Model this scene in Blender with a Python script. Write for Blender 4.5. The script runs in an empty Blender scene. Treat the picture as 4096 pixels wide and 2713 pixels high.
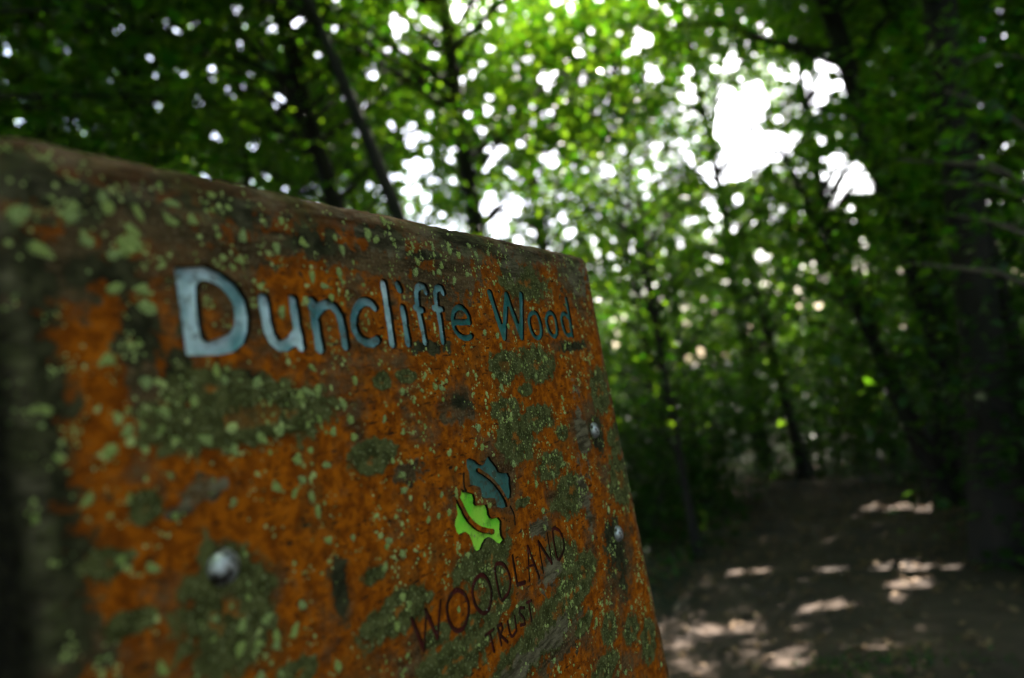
import bpy, math, random
import numpy as np
from mathutils import Matrix, Vector
from mathutils.geometry import delaunay_2d_cdt

# ------------------------------------------------------------------ camera, sky, sun, exposure
scene = bpy.context.scene
COL = scene.collection
CAM_R = ((0.98418426, 0.17714781, 0.0), (0.01292515, -0.07180857, -0.99733468), (-0.17667565, 0.98156109, -0.07296253))
cam = bpy.data.cameras.new('camera'); camera = bpy.data.objects.new('camera', cam); COL.objects.link(camera)
m4 = Matrix(CAM_R).to_4x4(); m4.translation = Vector((0, 0, 1.25)); camera.matrix_world = m4
cam.sensor_width = 36.0; cam.lens = 24.0; cam.clip_start = 0.01; cam.clip_end = 900.0
cam.dof.use_dof = True; cam.dof.focus_distance = 0.63; cam.dof.aperture_fstop = 3.0; cam.dof.aperture_blades = 0
scene.camera = camera

SUN_AZ, SUN_EL = 22.0, 52.0                      # degrees, clockwise from +Y
sa, se = math.radians(SUN_AZ), math.radians(SUN_EL)
SUN_DIR = np.array((math.sin(sa) * math.cos(se), math.cos(sa) * math.cos(se), math.sin(se)))
world = bpy.data.worlds.new('World'); scene.world = world; world.use_nodes = True
wn = world.node_tree.nodes; wl = world.node_tree.links
sky = wn.new('ShaderNodeTexSky'); sky.sky_type = 'NISHITA'; sky.sun_disc = False
sky.sun_elevation = se; sky.sun_rotation = sa; sky.air_density = 1.0; sky.dust_density = 4.0; sky.ozone_density = 0.4
wl.new(sky.outputs[0], wn['Background'].inputs['Color']); wn['Background'].inputs['Strength'].default_value = 0.15
sun = bpy.data.lights.new('sun', 'SUN'); sun.energy = 5.0; sun.angle = math.radians(0.5); sun.color = (1.0, 0.93, 0.82)
sun_o = bpy.data.objects.new('sun', sun); COL.objects.link(sun_o)
sun_o.rotation_euler = Vector(SUN_DIR).to_track_quat('Z', 'Y').to_euler(); sun_o.location = (5, 10, 25)

vs = scene.view_settings; vs.view_transform = 'Standard'; vs.look = 'None'; vs.exposure = 2.75; vs.gamma = 1.0; vs.use_curve_mapping = False
cy = scene.cycles
cy.max_bounces = 6; cy.diffuse_bounces = 3; cy.glossy_bounces = 2; cy.transmission_bounces = 3; cy.transparent_max_bounces = 4
cy.use_denoising = True; cy.use_adaptive_sampling = False; cy.sample_clamp_indirect = 4.0; cy.caustics_reflective = False; cy.caustics_refractive = False

rng = np.random.default_rng(11)
random.seed(5)

# ------------------------------------------------------------------ helpers
def tag(o, label=None, cat=None, group=None, kind=None):
    if label: o['label'] = label
    if cat: o['category'] = cat
    if group: o['group'] = group
    if kind: o['kind'] = kind
    return o

def new_mesh(name, verts, polys, mat=None, smooth=False):
    """polys: (n,3) or (n,4) int array, or a list of lists"""
    me = bpy.data.meshes.new(name)
    verts = np.asarray(verts, np.float32)
    if isinstance(polys, np.ndarray):
        n, c = polys.shape
        me.vertices.add(len(verts)); me.vertices.foreach_set('co', verts.ravel())
        me.loops.add(n * c); me.loops.foreach_set('vertex_index', polys.astype(np.int32).ravel())
        me.polygons.add(n); me.polygons.foreach_set('loop_start', np.arange(0, n * c, c, dtype=np.int32))
        if smooth: me.polygons.foreach_set('use_smooth', np.ones(n, bool))
        me.update(calc_edges=True)
    else:
        me.from_pydata(verts.tolist(), [], polys)
        if smooth: me.polygons.foreach_set('use_smooth', np.ones(len(me.polygons), bool))
        me.update()
    if mat: me.materials.append(mat)
    return me

def add(name, me, parent=None):
    o = bpy.data.objects.new(name, me); COL.objects.link(o)
    if parent: o.parent = parent
    return o

def empty(name, loc=(0, 0, 0)):
    o = bpy.data.objects.new(name, None); COL.objects.link(o); o.location = loc; o.empty_display_size = 0.2
    return o

def vnoise(p, seed=0, octaves=3):
    """cheap smooth value noise built from sines, p (n,2|3) -> about -1..1"""
    r = np.random.default_rng(seed); out = np.zeros(len(p)); amp = 1.0; f = 1.0; tot = 0
    for _ in range(octaves):
        for _ in range(4):
            d = r.normal(size=p.shape[1]); d /= np.linalg.norm(d)
            out += amp * 0.5 * np.sin(p @ d * f * r.uniform(0.7, 1.4) * 6.28 + r.uniform(0, 6.28))
        tot += amp; amp *= 0.5; f *= 2.03
    return out / tot

class NT:
    def __init__(s, name):
        s.m = bpy.data.materials.new(name); s.m.use_nodes = True; s.t = s.m.node_tree; s.n = s.t.nodes; s.l = s.t.links
        s.bsdf = s.n['Principled BSDF']; s.out = s.n['Material Output']
    def node(s, typ, ins=None, **kw):
        nd = s.n.new(typ)
        for a, b in kw.items(): setattr(nd, a, b)
        for a, b in (ins or {}).items(): s.put(nd.inputs[a], b)
        return nd
    def put(s, sock, v):
        if isinstance(v, bpy.types.NodeSocket): s.l.new(v, sock)
        else: sock.default_value = v
    def math(s, op, a, b=None, c=None):
        nd = s.n.new('ShaderNodeMath'); nd.operation = op
        for i, v in enumerate((a, b, c)):
            if v is not None: s.put(nd.inputs[i], v)
        return nd.outputs[0]
    def mix(s, f, a, b):
        nd = s.n.new('ShaderNodeMix'); nd.data_type = 'RGBA'
        s.put(nd.inputs[0], f)
        for i, v in ((6, a), (7, b)):
            s.put(nd.inputs[i], v if isinstance(v, bpy.types.NodeSocket) else (*v, 1.0))
        return nd.outputs[2]
    def ramp(s, v, lo, hi, a=0.0, b=1.0):
        nd = s.n.new('ShaderNodeMapRange'); nd.interpolation_type = 'SMOOTHSTEP'
        s.put(nd.inputs[0], v); nd.inputs[1].default_value = lo; nd.inputs[2].default_value = hi; nd.inputs[3].default_value = a; nd.inputs[4].default_value = b
        return nd.outputs[0]
    def noise(s, scale, detail=3, rough=0.55, vec=None, stretch=None, offset=0.0):
        if vec is None: vec = s.coord()
        if stretch or offset:
            mp = s.n.new('ShaderNodeMapping'); s.l.new(vec, mp.inputs[0])
            if stretch: mp.inputs['Scale'].default_value = stretch
            mp.inputs['Location'].default_value = (offset, offset * 0.7, -offset)
            vec = mp.outputs[0]
        nd = s.n.new('ShaderNodeTexNoise'); s.l.new(vec, nd.inputs['Vector'])
        nd.inputs['Scale'].default_value = scale; nd.inputs['Detail'].default_value = detail; nd.inputs['Roughness'].default_value = rough
        return nd.outputs[0]
    def coord(s):
        if not hasattr(s, 'tc'): s.tc = s.n.new('ShaderNodeTexCoord')
        return s.tc.outputs['Object']
    def attr(s, name):
        nd = s.n.new('ShaderNodeAttribute'); nd.attribute_name = name; return nd.outputs['Fac']
    def bump(s, h, dist, strength=1.0):
        nd = s.n.new('ShaderNodeBump'); s.l.new(h, nd.inputs['Height']); nd.inputs['Distance'].default_value = dist; nd.inputs['Strength'].default_value = strength
        s.l.new(nd.outputs[0], s.bsdf.inputs['Normal'])

# ------------------------------------------------------------------ materials
def leaf_material(name, c1, c2, t1, t2, trans=0.5, rough=0.42):
    k = NT(name); f = k.attr('tint')
    k.put(k.bsdf.inputs['Base Color'], k.mix(f, c1, c2)); k.put(k.bsdf.inputs['Roughness'], rough)
    k.put(k.bsdf.inputs['Specular IOR Level'], 0.4)
    tr = k.node('ShaderNodeBsdfTranslucent', {'Color': k.mix(f, t1, t2)})
    mx = k.node('ShaderNodeMixShader', {0: trans}); k.l.new(k.bsdf.outputs[0], mx.inputs[1]); k.l.new(tr.outputs[0], mx.inputs[2])
    k.l.new(mx.outputs[0], k.out.inputs[0])
    return k.m
M_LEAF = leaf_material('canopy_leaf', (0.010, 0.045, 0.006), (0.024, 0.072, 0.010), (0.055, 0.25, 0.005), (0.26, 0.45, 0.015), 0.55)
M_DARKLEAF = leaf_material('understorey_leaf', (0.010, 0.042, 0.006), (0.022, 0.062, 0.009), (0.045, 0.15, 0.008), (0.10, 0.22, 0.012), 0.42)
M_LITTER = leaf_material('dead_leaf', (0.10, 0.055, 0.028), (0.24, 0.15, 0.08), (0.10, 0.05, 0.02), (0.2, 0.11, 0.05), 0.15, 0.7)

def bark_material(name, a, b, green):
    k = NT(name)
    n1 = k.noise(6, 5, 0.6, stretch=(1, 1, 0.25)); n2 = k.noise(1.3, 3, 0.5, offset=4.0)
    c = k.mix(k.ramp(n1, 0.35, 0.7), a, b); c = k.mix(k.ramp(n2, 0.5, 0.68), c, green)
    k.put(k.bsdf.inputs['Base Color'], c); k.put(k.bsdf.inputs['Roughness'], 0.9)
    k.bump(n1, 0.03, 0.8); return k.m
M_BARK = bark_material('dark_bark', (0.010, 0.008, 0.006), (0.030, 0.022, 0.016), (0.018, 0.022, 0.009))
M_PALE_BARK = bark_material('pale_bark', (0.09, 0.065, 0.05), (0.20, 0.15, 0.115), (0.10, 0.10, 0.055))

def ground_material(name, a, b, c, s):
    k = NT(name)
    n1 = k.noise(s, 6, 0.65); n2 = k.noise(s * 7, 4, 0.6, offset=3.0); n3 = k.noise(s * 0.25, 3, 0.5, offset=9.0)
    col = k.mix(k.ramp(n1, 0.35, 0.68), a, b); col = k.mix(k.ramp(n3, 0.45, 0.62), col, c); col = k.mix(k.ramp(n2, 0.55, 0.75, 0, 0.6), col, b)
    k.put(k.bsdf.inputs['Base Color'], col); k.put(k.bsdf.inputs['Roughness'], 0.95)
    k.bump(k.math('ADD', n1, k.math('MULTIPLY', n2, 0.4)), 0.05, 0.8); return k.m
M_GROUND = ground_material('woodland_soil', (0.024, 0.017, 0.011), (0.06, 0.043, 0.028), (0.016, 0.024, 0.009), 3.0)
M_PATH = ground_material('trodden_earth', (0.032, 0.019, 0.012), (0.078, 0.049, 0.032), (0.019, 0.012, 0.007), 2.2)

# ------------------------------------------------------------------ terrain
def ground_z(x, y):
    x = np.asarray(x, float); y = np.asarray(y, float); yc = np.clip(y, 0, None)
    z = np.where(yc < 13, -0.10 * yc, -1.3 - 0.03 * np.minimum(yc - 13, 60))
    return z + 0.035 * np.sin(x * 1.1 + 0.4) * np.sin(y * 0.9) + 0.02 * np.sin(x * 2.7 + y * 1.9)
def grid_axis(lo, hi, near, step):
    a = list(np.arange(-near, near + 1e-6, step)); v = near; s = step
    pos = []
    while v < hi: s *= 1.35; v = min(v + s, hi); pos.append(v)
    return np.array([-q for q in reversed(pos)] + a + pos)
ax = grid_axis(0, 420, 12, 0.3); ay = ax + 4.0
X, Y = np.meshgrid(ax, ay, indexing='ij'); nx, ny = X.shape
gv = np.stack([X.ravel(), Y.ravel(), ground_z(X, Y).ravel()], 1)
i, j = np.meshgrid(np.arange(nx - 1), np.arange(ny - 1), indexing='ij'); q = (i * ny + j).ravel()
g_o = tag(add('ground', new_mesh('ground', gv, np.stack([q, q + ny, q + ny + 1, q + 1], 1), M_GROUND, True)), 'dark leaf-littered woodland floor sloping away under the trees', kind='structure')

PATH = np.array([(0.6, -6, 1.2), (0.72, -2, 1.2), (0.8, 0.5, 1.15), (1.25, 3.2, 1.15), (2.05, 5.2, 1.15), (3.1, 7.4, 0.95), (3.7, 9.8, 0.9), (3.5, 12.5, 0.9), (3.2, 18, 0.9), (3.0, 26, 0.9)])
def catmull(P, n, closed=False):
    P = np.asarray(P, float); N = len(P); out = []
    rngi = range(N) if closed else range(N - 1)
    for a in rngi:
        g = (lambda k: P[k % N]) if closed else (lambda k: P[min(max(k, 0), N - 1)])
        p0, p1, p2, p3 = g(a - 1), g(a), g(a + 1), g(a + 2)
        for t in np.linspace(0, 1, n, endpoint=False):
            out.append(0.5 * (2 * p1 + (p2 - p0) * t + (2 * p0 - 5 * p1 + 4 * p2 - p3) * t * t + (3 * p1 - p0 - 3 * p2 + p3) * t ** 3))
    if not closed: out.append(P[-1])
    return np.array(out)
pc = catmull(PATH, 14); tg = np.gradient(pc[:, :2], axis=0); tg /= np.linalg.norm(tg, axis=1)[:, None]
nrm = np.stack([tg[:, 1], -tg[:, 0]], 1); W = 13; pv = []
for a in range(len(pc)):
    for b in range(W):
        s = -1 + 2 * b / (W - 1); wob = 1 + 0.12 * math.sin(a * 0.8 + (2 if s > 0 else 0)) + 0.07 * math.sin(a * 2.3 + s)
        x, y = pc[a, :2] + nrm[a] * s * pc[a, 2] * 1.15 * wob
        pv.append((x, y, float(ground_z(x, y)) + 0.03 - 0.06 * max(0, abs(s) - 0.72) / 0.28 + 0.012 * math.sin(a * 1.7 + b * 1.3)))
pq = np.array([(a * W + b, a * W + b + 1, (a + 1) * W + b + 1, (a + 1) * W + b) for a in range(len(pc) - 1) for b in range(W - 1)])
tag(add('path', new_mesh('path', pv, pq, M_PATH, True)), 'trodden brown earth path dappled with sun', kind='structure')
def path_dist(x, y):
    d = np.hypot(np.asarray(x)[:, None] - pc[None, :, 0], np.asarray(y)[:, None] - pc[None, :, 1]) - pc[None, :, 2]
    return d.min(1)

# carved lettering and emblem in the sign plane (mm): fill, cut, stroke and ring outlines
GLYPHS = {
 'D': [('fill', 0, [(-0.2,0.4), (19.8,2.5), (30,-0.9), (38.9,-7.1), (43.9,-15.5), (44.7,-25.4), (42.8,-34.1), (38.5,-41.3), (30.6,-45.9), (18.7,-47.4), (-0.5,-46.8)]), ('cut', 0, [(13.4,-8.7), (22.1,-7.4), (27.9,-11.2), (32.4,-17.7), (33,-25.5), (30.9,-32.1), (27.5,-35.7), (22.5,-37.1), (12.2,-37.5)])],
 'u': [('open', 7.6, [(55.8,-14.8), (56,-32.3), (58.5,-40), (63.4,-43.6), (70.3,-42.2), (76.4,-37.1)]), ('open', 7.2, [(78.7,-14.8), (78.6,-30.5), (79.2,-44.4)])],
 'n': [('open', 7.6, [(94.5,-15.7), (94.8,-30.5), (94.9,-46.3)]), ('open', 7, [(95.3,-25), (102.8,-18.6), (109.8,-17), (116.5,-22.6), (118.4,-32), (118.9,-45.3)])],
 'c': [('open', 7, [(154.6,-18.3), (150.3,-14.9), (142.5,-14.7), (134.7,-20.2), (130.1,-28.4), (130.8,-36.5), (136.9,-42.5), (145.4,-44.2), (152.2,-41.7)])],
 'l': [('open', 7.2, [(169.1,-0), (168.9,-21.1), (167.9,-45.4)])],
 'i': [('open', 6.6, [(185.7,-0.1), (187.2,-4.1)]), ('open', 6.8, [(187,-18.3), (186.4,-45.6)])],
 'f': [('open', 6.6, [(220.4,-4.3), (219.2,-0.4), (214.3,0.3), (209.4,-2.4), (207.3,-7.9), (206.5,-15.2), (207,-25.9), (207.9,-45)]), ('open', 5.5, [(202.3,-18), (212,-19.3)])],
 'f2': [('open', 6.6, [(245.1,-3.9), (243.6,-0.7), (239.3,0), (234.7,-2.9), (232.9,-9), (232.8,-15.4), (233.8,-25.8), (232.5,-45.3)]), ('open', 5.5, [(227.4,-17.5), (239.4,-18.3)])],
 'e': [('open', 5.6, [(254.6,-29.2), (277.6,-29.2), (277.3,-24.3), (273.5,-19.2), (267.6,-16.1), (261.4,-16.9), (255.4,-20.7), (252.1,-26.9), (252.1,-33.9), (256.3,-39.3), (263,-42.5), (271.2,-43.1), (276.8,-41.3)])],
 'W': [('open', 6.2, [(321.4,-0.7), (333.9,-44.3)]), ('open', 6.2, [(333.9,-44.3), (353,-1.6)]), ('open', 6.2, [(353,-1.6), (368.9,-44.8)]), ('open', 6.2, [(368.9,-44.8), (384.7,-0.4)])],
 'o': [('loop', 5.2, [(403,-19), (395.3,-22.1), (391,-27.6), (391,-33.1), (393.6,-40.1), (400.2,-45.4), (408,-45.3), (413.9,-40.3), (415.7,-33.2), (414.5,-25), (410.4,-19.9)])],
 'o2': [('loop', 5.2, [(443.3,-18.5), (436,-21.7), (431.8,-27.5), (431.8,-33.3), (433.5,-39), (439.7,-44.1), (447.4,-44.8), (453.3,-40.3), (454.9,-32.8), (454.6,-24.8), (450.1,-19.4)])],
 'd': [('open', 5.2, [(489.3,-23.5), (484.3,-19.9), (477.1,-19.7), (471.5,-24.7), (471.4,-31.3), (473.2,-38.9), (479.9,-44.5), (487,-43.5)]), ('open', 5.4, [(493.7,-1.5), (494,-18.9), (492.3,-45.3)])],
 'blue_leaf': [('fill', 0, [(235.8,-142.6), (239.6,-142.1), (247.4,-144.7), (252.5,-149.1), (257.4,-151.2), (261,-150.7), (267,-146.4), (270.8,-145.5), (273.1,-149.3), (277.4,-154), (280.9,-157.7), (282.1,-161.2), (288.6,-163.7), (296.9,-165), (299.7,-169.6), (297.8,-174.8), (297.1,-182.1), (294.2,-186.4), (289.7,-186.6), (286.9,-192.7), (277.3,-191.9), (268.9,-188.6), (268.6,-184.2), (268.5,-181.2), (260.5,-179.1), (251.9,-177.6), (249,-174.8), (249.4,-170.3), (248.6,-167.5), (241.8,-165), (235.3,-162.7), (235.8,-157.4), (236.1,-152.9), (234.5,-148.1)]), ('cutline', 3.2, [(251,-153.8), (262.2,-160.6), (271.5,-167.6), (279.3,-176.1), (285.7,-185.7), (287.3,-191.6)])],
 'green_leaf': [('fill', 0, [(222,-163.3), (226.7,-166.2), (232.2,-168.5), (238.3,-171), (239.1,-175.1), (237.5,-178.2), (239.4,-180.6), (246.1,-181.9), (254,-183.1), (255.5,-187.6), (255.3,-191.6), (257.3,-195.1), (261.5,-196.4), (268.8,-197.2), (272.8,-201.9), (269.9,-207.6), (269.3,-212.8), (272,-217.1), (265.3,-219), (259.3,-216), (255,-211.9), (250.3,-208.9), (244.7,-208.9), (239.5,-211.4), (235.1,-214.7), (228.8,-214.6), (225.6,-211.3), (224.1,-204.9), (222.3,-199.4), (218.2,-196.1), (213.3,-195.9), (209.6,-196.6), (206.2,-193.4), (205.2,-187.3), (207.7,-183.7), (211.1,-180.7), (211.7,-175.5), (212,-169.8), (217,-169.6), (220.2,-167.5)]), ('cutline', 4.2, [(214.7,-167.4), (219.5,-176.2), (223.8,-185), (230.2,-192.4), (240.1,-199.7), (256.9,-206.2)])],
 'stalk': [('open', 1.6, [(290.4,-193.5), (294.3,-201.8), (293.4,-209.6)])],
 'stalk2': [('open', 1.8, [(228.4,-152.6), (225.9,-162.1), (227.8,-166.2)])],
 'tW': [('open', 2.8, [(138.6,-233.2), (146.2,-256.5)]), ('open', 1.8, [(146.2,-256.5), (155.5,-233.7)]), ('open', 2.8, [(154.8,-233.5), (162.9,-255.3)]), ('open', 1.8, [(162.9,-255.3), (172.8,-233.1)])],
 'tO': [('loop', 2.6, [(194.3,-232.8), (185.8,-233.5), (179.7,-238.4), (178,-244.8), (179.1,-251.6), (184,-258.3), (191.6,-260.9), (198.5,-258.4), (204.3,-251.9), (205.1,-245.5), (202.3,-238.5)])],
 'tO2': [('loop', 2.6, [(228.8,-232.7), (220.4,-233.8), (214.3,-238.6), (213.3,-245.7), (215.4,-253.3), (222.3,-260.2), (229.4,-261.1), (234.8,-257.5), (238.7,-250.4), (237.9,-242.4), (234.4,-236.3)])],
 'tD': [('loop', 2.4, [(249.5,-233.6), (261.1,-233.9), (267.6,-241.1), (269.6,-250.7), (264.6,-257.9), (257.8,-259.9), (250.1,-258.7)])],
 'tL': [('open', 2.6, [(279.8,-233.6), (279.7,-257.4), (292.7,-259.8)])],
 'tA': [('open', 1.8, [(300.7,-260.9), (308.3,-233.4)]), ('open', 2.6, [(308.3,-233.4), (318.6,-263.6)]), ('open', 1.6, [(304.3,-249.5), (314.9,-251.3)])],
 'tN': [('open', 1.8, [(327.6,-262.5), (328.4,-234.7)]), ('open', 2.6, [(328.4,-234.7), (347,-259.9)]), ('open', 1.8, [(347,-259.9), (348.3,-232.7)])],
 'tD2': [('loop', 2.4, [(359.8,-233.3), (371.2,-235), (377.2,-242.7), (377.2,-252.3), (371.8,-257.6), (359.5,-260)])],
 'sT': [('open', 1.8, [(220.2,-276.5), (233.1,-276.8)]), ('open', 2.2, [(226.7,-277.1), (228.5,-291.9)])],
 'sR': [('open', 2, [(239.9,-291.7), (239.4,-276.8), (245.4,-277.3), (246,-281.4), (241,-284.4), (249.5,-293.5)])],
 'sU': [('open', 2, [(254.7,-279.1), (255.4,-289.4), (258.9,-292.3), (265.7,-290.6), (266.8,-279.3)])],
 'sS': [('open', 2, [(283.9,-278.5), (277.5,-276.1), (274.7,-279.2), (280.7,-286.7), (280.7,-291.2), (273.4,-289.1)])],
 'sT2': [('open', 1.8, [(288.9,-276.1), (297.7,-277.3)]), ('open', 2.2, [(292.8,-276.7), (292.5,-292.7)])],
}

# growths, stains and bolt rings on the board, shade painted into the left-end dark patches: kind, u, w, half sizes (mm); lichen spots: u, w, radius (mm)
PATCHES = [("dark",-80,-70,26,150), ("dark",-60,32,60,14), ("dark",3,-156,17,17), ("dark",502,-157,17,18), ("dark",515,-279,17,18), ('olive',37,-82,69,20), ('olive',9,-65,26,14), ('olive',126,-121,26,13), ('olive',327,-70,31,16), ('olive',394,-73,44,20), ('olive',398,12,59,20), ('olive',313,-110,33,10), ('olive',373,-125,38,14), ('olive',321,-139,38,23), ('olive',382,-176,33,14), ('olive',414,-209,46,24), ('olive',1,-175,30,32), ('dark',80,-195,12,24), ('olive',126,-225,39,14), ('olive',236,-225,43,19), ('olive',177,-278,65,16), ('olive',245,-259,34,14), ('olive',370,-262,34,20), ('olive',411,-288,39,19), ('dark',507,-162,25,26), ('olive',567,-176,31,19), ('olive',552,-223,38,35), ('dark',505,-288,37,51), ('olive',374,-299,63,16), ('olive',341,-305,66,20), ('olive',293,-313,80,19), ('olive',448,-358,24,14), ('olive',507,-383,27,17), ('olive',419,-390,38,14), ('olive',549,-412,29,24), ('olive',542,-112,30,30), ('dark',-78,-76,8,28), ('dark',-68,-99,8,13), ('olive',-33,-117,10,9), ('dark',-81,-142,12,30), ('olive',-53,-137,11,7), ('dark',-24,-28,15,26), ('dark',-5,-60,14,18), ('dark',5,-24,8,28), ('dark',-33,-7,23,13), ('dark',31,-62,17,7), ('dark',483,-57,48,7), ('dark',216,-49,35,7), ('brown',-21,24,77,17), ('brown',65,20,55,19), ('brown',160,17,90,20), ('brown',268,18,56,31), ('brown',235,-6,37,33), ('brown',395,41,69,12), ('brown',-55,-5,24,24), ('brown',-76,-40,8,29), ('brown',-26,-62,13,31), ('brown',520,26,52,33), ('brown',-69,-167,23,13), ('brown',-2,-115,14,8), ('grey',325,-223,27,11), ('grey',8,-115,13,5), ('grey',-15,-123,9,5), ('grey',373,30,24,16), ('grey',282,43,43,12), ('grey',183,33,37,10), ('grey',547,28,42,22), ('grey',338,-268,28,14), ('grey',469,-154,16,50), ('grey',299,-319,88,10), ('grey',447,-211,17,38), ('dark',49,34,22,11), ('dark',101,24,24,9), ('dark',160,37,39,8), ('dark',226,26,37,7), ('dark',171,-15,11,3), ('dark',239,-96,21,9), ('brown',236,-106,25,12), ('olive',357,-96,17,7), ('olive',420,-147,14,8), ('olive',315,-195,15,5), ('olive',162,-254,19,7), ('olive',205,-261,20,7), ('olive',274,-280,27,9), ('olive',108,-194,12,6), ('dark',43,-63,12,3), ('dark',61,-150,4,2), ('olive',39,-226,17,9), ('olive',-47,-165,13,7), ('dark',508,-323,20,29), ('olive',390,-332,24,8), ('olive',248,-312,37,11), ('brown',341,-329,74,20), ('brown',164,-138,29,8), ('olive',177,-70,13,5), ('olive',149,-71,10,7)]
SPOTS = [(-23,9,7.5), (-31,4,4.3), (-64,3,5.1), (-71,18,5.9), (-49,20,4.6), (-43,9,4.2), (-48,25,4.2), (-31,27,4.4), (-16,27,4.1), (-20,16,4.1), (-33,32,3.1), (2,25,4.3), (15,27,4.0), (-33,-13,3.8), (-19,-13,4.4), (-18,-22,5.7), (-41,-47,3.6), (-24,-59,3.4), (-36,-81,3.4), (67,-23,4.3), (86,-73,4.6), (78,-73,3.7), (111,-94,4.2), (107,-84,3.3), (44,-124,4.2), (62,-112,3.9), (39,-96,3.8), (20,-100,3.2), (3,-91,3.9), (68,-135,3.4), (71,-144,3.4), (53,-93,3.4), (6,-198,3.6), (25,-190,3.4), (29,-201,3.4), (41,-203,3.9), (68,-234,4.5), (49,-192,3.1), (28,-205,3.0), (9,-188,2.9), (76,-163,3.2), (129,-178,4.0), (121,-193,3.4), (140,-190,4.3), (89,-43,3.3), (41,-64,3.4), (85,-39,3.8), (123,5,4.0), (71,17,4.5), (47,22,3.7), (94,23,3.5), (97,1,3.5), (159,35,4.7), (168,33,4.1), (210,11,4.6), (243,13,3.4), (215,20,2.9), (240,35,3.1), (265,34,4.8), (278,31,4.8), (308,34,4.2), (180,49,3.5), (160,38,3.4), (287,14,4.0), (264,7,4.3), (214,-165,3.8), (169,-81,2.8), (210,-81,3.3), (299,-39,3.6), (284,-29,3.1), (321,-42,4.1), (264,-46,3.0), (231,-29,2.9), (208,-28,3.1), (208,-45,3.1), (301,-79,3.5), (312,-90,3.9), (444,-41,3.8), (318,-120,3.8), (261,-120,4.9), (435,-112,3.6), (344,-185,4.5), (348,-211,4.5), (16,-56,2.8), (0,-71,3.1), (-17,-74,4.2), (112,-106,2.8), (94,-100,2.7), (84,-119,3.1), (63,-124,2.5), (56,-130,2.4), (121,-69,2.6)]

# ------------------------------------------------------------------ the sign (lengths in mm in its own face plane: u along, w up)
SIGN_O = Vector((-0.16606637, 0.34909269, 1.34371599)); SIGN_ROT = math.atan2(0.87863257, 0.47749848)
THICK, EDGE, DEPTH = 46.0, 13.0, 2.3
outline_c = [(-84, 58), (560, 57.5), (586, 57), (586, -60), (588, -150), (595, -320), (604, -480), (606, -640), (-84, -640)]
def round_poly(P, radii, step=4.0):
    P = [np.array(p, float) for p in P]; out = []
    for a, p in enumerate(P):
        q0, q1 = P[a - 1], P[(a + 1) % len(P)]; r = radii[a]
        d0 = (q0 - p) / np.linalg.norm(q0 - p); d1 = (q1 - p) / np.linalg.norm(q1 - p)
        if r == 0: out.append(p); continue
        s, e = p + d0 * r, p + d1 * r
        for t in np.linspace(0, 1, 9): out.append((1 - t) ** 2 * s + 2 * t * (1 - t) * p + t * t * e)
    res = []
    for a in range(len(out)):
        p, n = out[a], out[(a + 1) % len(out)]; k = max(1, int(np.linalg.norm(n - p) / step))
        for t in range(k): res.append(p + (n - p) * t / k)
    return np.array(res)
OUT = round_poly(outline_c, [26, 0, 15, 0, 0, 0, 0, 15, 15])
tan = np.roll(OUT, -1, 0) - np.roll(OUT, 1, 0); tan /= np.linalg.norm(tan, axis=1)[:, None]
INW = np.stack([tan[:, 1], -tan[:, 0]], 1)       # outline runs clockwise: inward normal
INNER = OUT + INW * EDGE

def ring_offset(P, d, pen_x=1.0):
    t = np.roll(P, -1, 0) - np.roll(P, 1, 0); t /= np.linalg.norm(t, axis=1)[:, None]
    area = np.sum(P[:, 0] * np.roll(P[:, 1], -1) - np.roll(P[:, 0], -1) * P[:, 1])
    n = np.stack([t[:, 1], -t[:, 0]], 1) * (1 if area > 0 else -1)     # outward
    return P + n * d * np.array((pen_x, 1.0))
def stroke_poly(P, w, pen_x=1.0):
    t = np.gradient(P, axis=0); t /= np.linalg.norm(t, axis=1)[:, None]; n = np.stack([-t[:, 1], t[:, 0]], 1); h = w / 2
    wob = 1 + 0.06 * np.sin(np.arange(len(P)) * 1.9 + P[0, 0]); pen = np.array((pen_x, 1.0))
    L = P + n * pen * h * wob[:, None]; Rr = P - n * pen * h * wob[:, None]
    def cap(c, dirn, s):
        a0 = math.atan2(*(s * dirn)[::-1])
        return [c + h * np.array((pen_x * math.cos(a0 + q), math.sin(a0 + q))) for q in np.linspace(-math.pi / 2, math.pi / 2, 7)[1:-1]]
    e = cap(P[-1], t[-1], 1)[::-1]; s = cap(P[0], t[0], -1)[::-1]
    return np.array(list(L) + e + list(Rr[::-1]) + s)
def split_corners(P):
    P = np.asarray(P, float); parts = [[P[0]]]
    for a in range(1, len(P)):
        parts[-1].append(P[a])
        if a < len(P) - 1:
            d0 = P[a] - P[a - 1]; d1 = P[a + 1] - P[a]
            if np.dot(d0, d1) / (np.linalg.norm(d0) * np.linalg.norm(d1)) < 0.5: parts.append([P[a]])
    return [np.array(p) for p in parts]
def glyph_polys(items, pen_x):
    plus, minus = [], []
    for op, w, pts in items:
        if op in ('open', 'loop') and w < 3: w *= 1.45
        if op == 'fill': plus.append(np.array(pts, float))
        elif op == 'cut': minus.append(catmull(pts, 3, True))
        elif op == 'cutline': minus.append(stroke_poly(catmull(pts, 4), w))
        elif op == 'loop':
            c = catmull(pts, 3, True); plus.append(ring_offset(c, w / 2, pen_x)); minus.append(ring_offset(c, -w / 2, pen_x))
        else:
            for part in split_corners(pts):
                plus.append(stroke_poly(catmull(part, 4 if len(part) > 2 else 6), w, pen_x))
    return plus, minus

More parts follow.
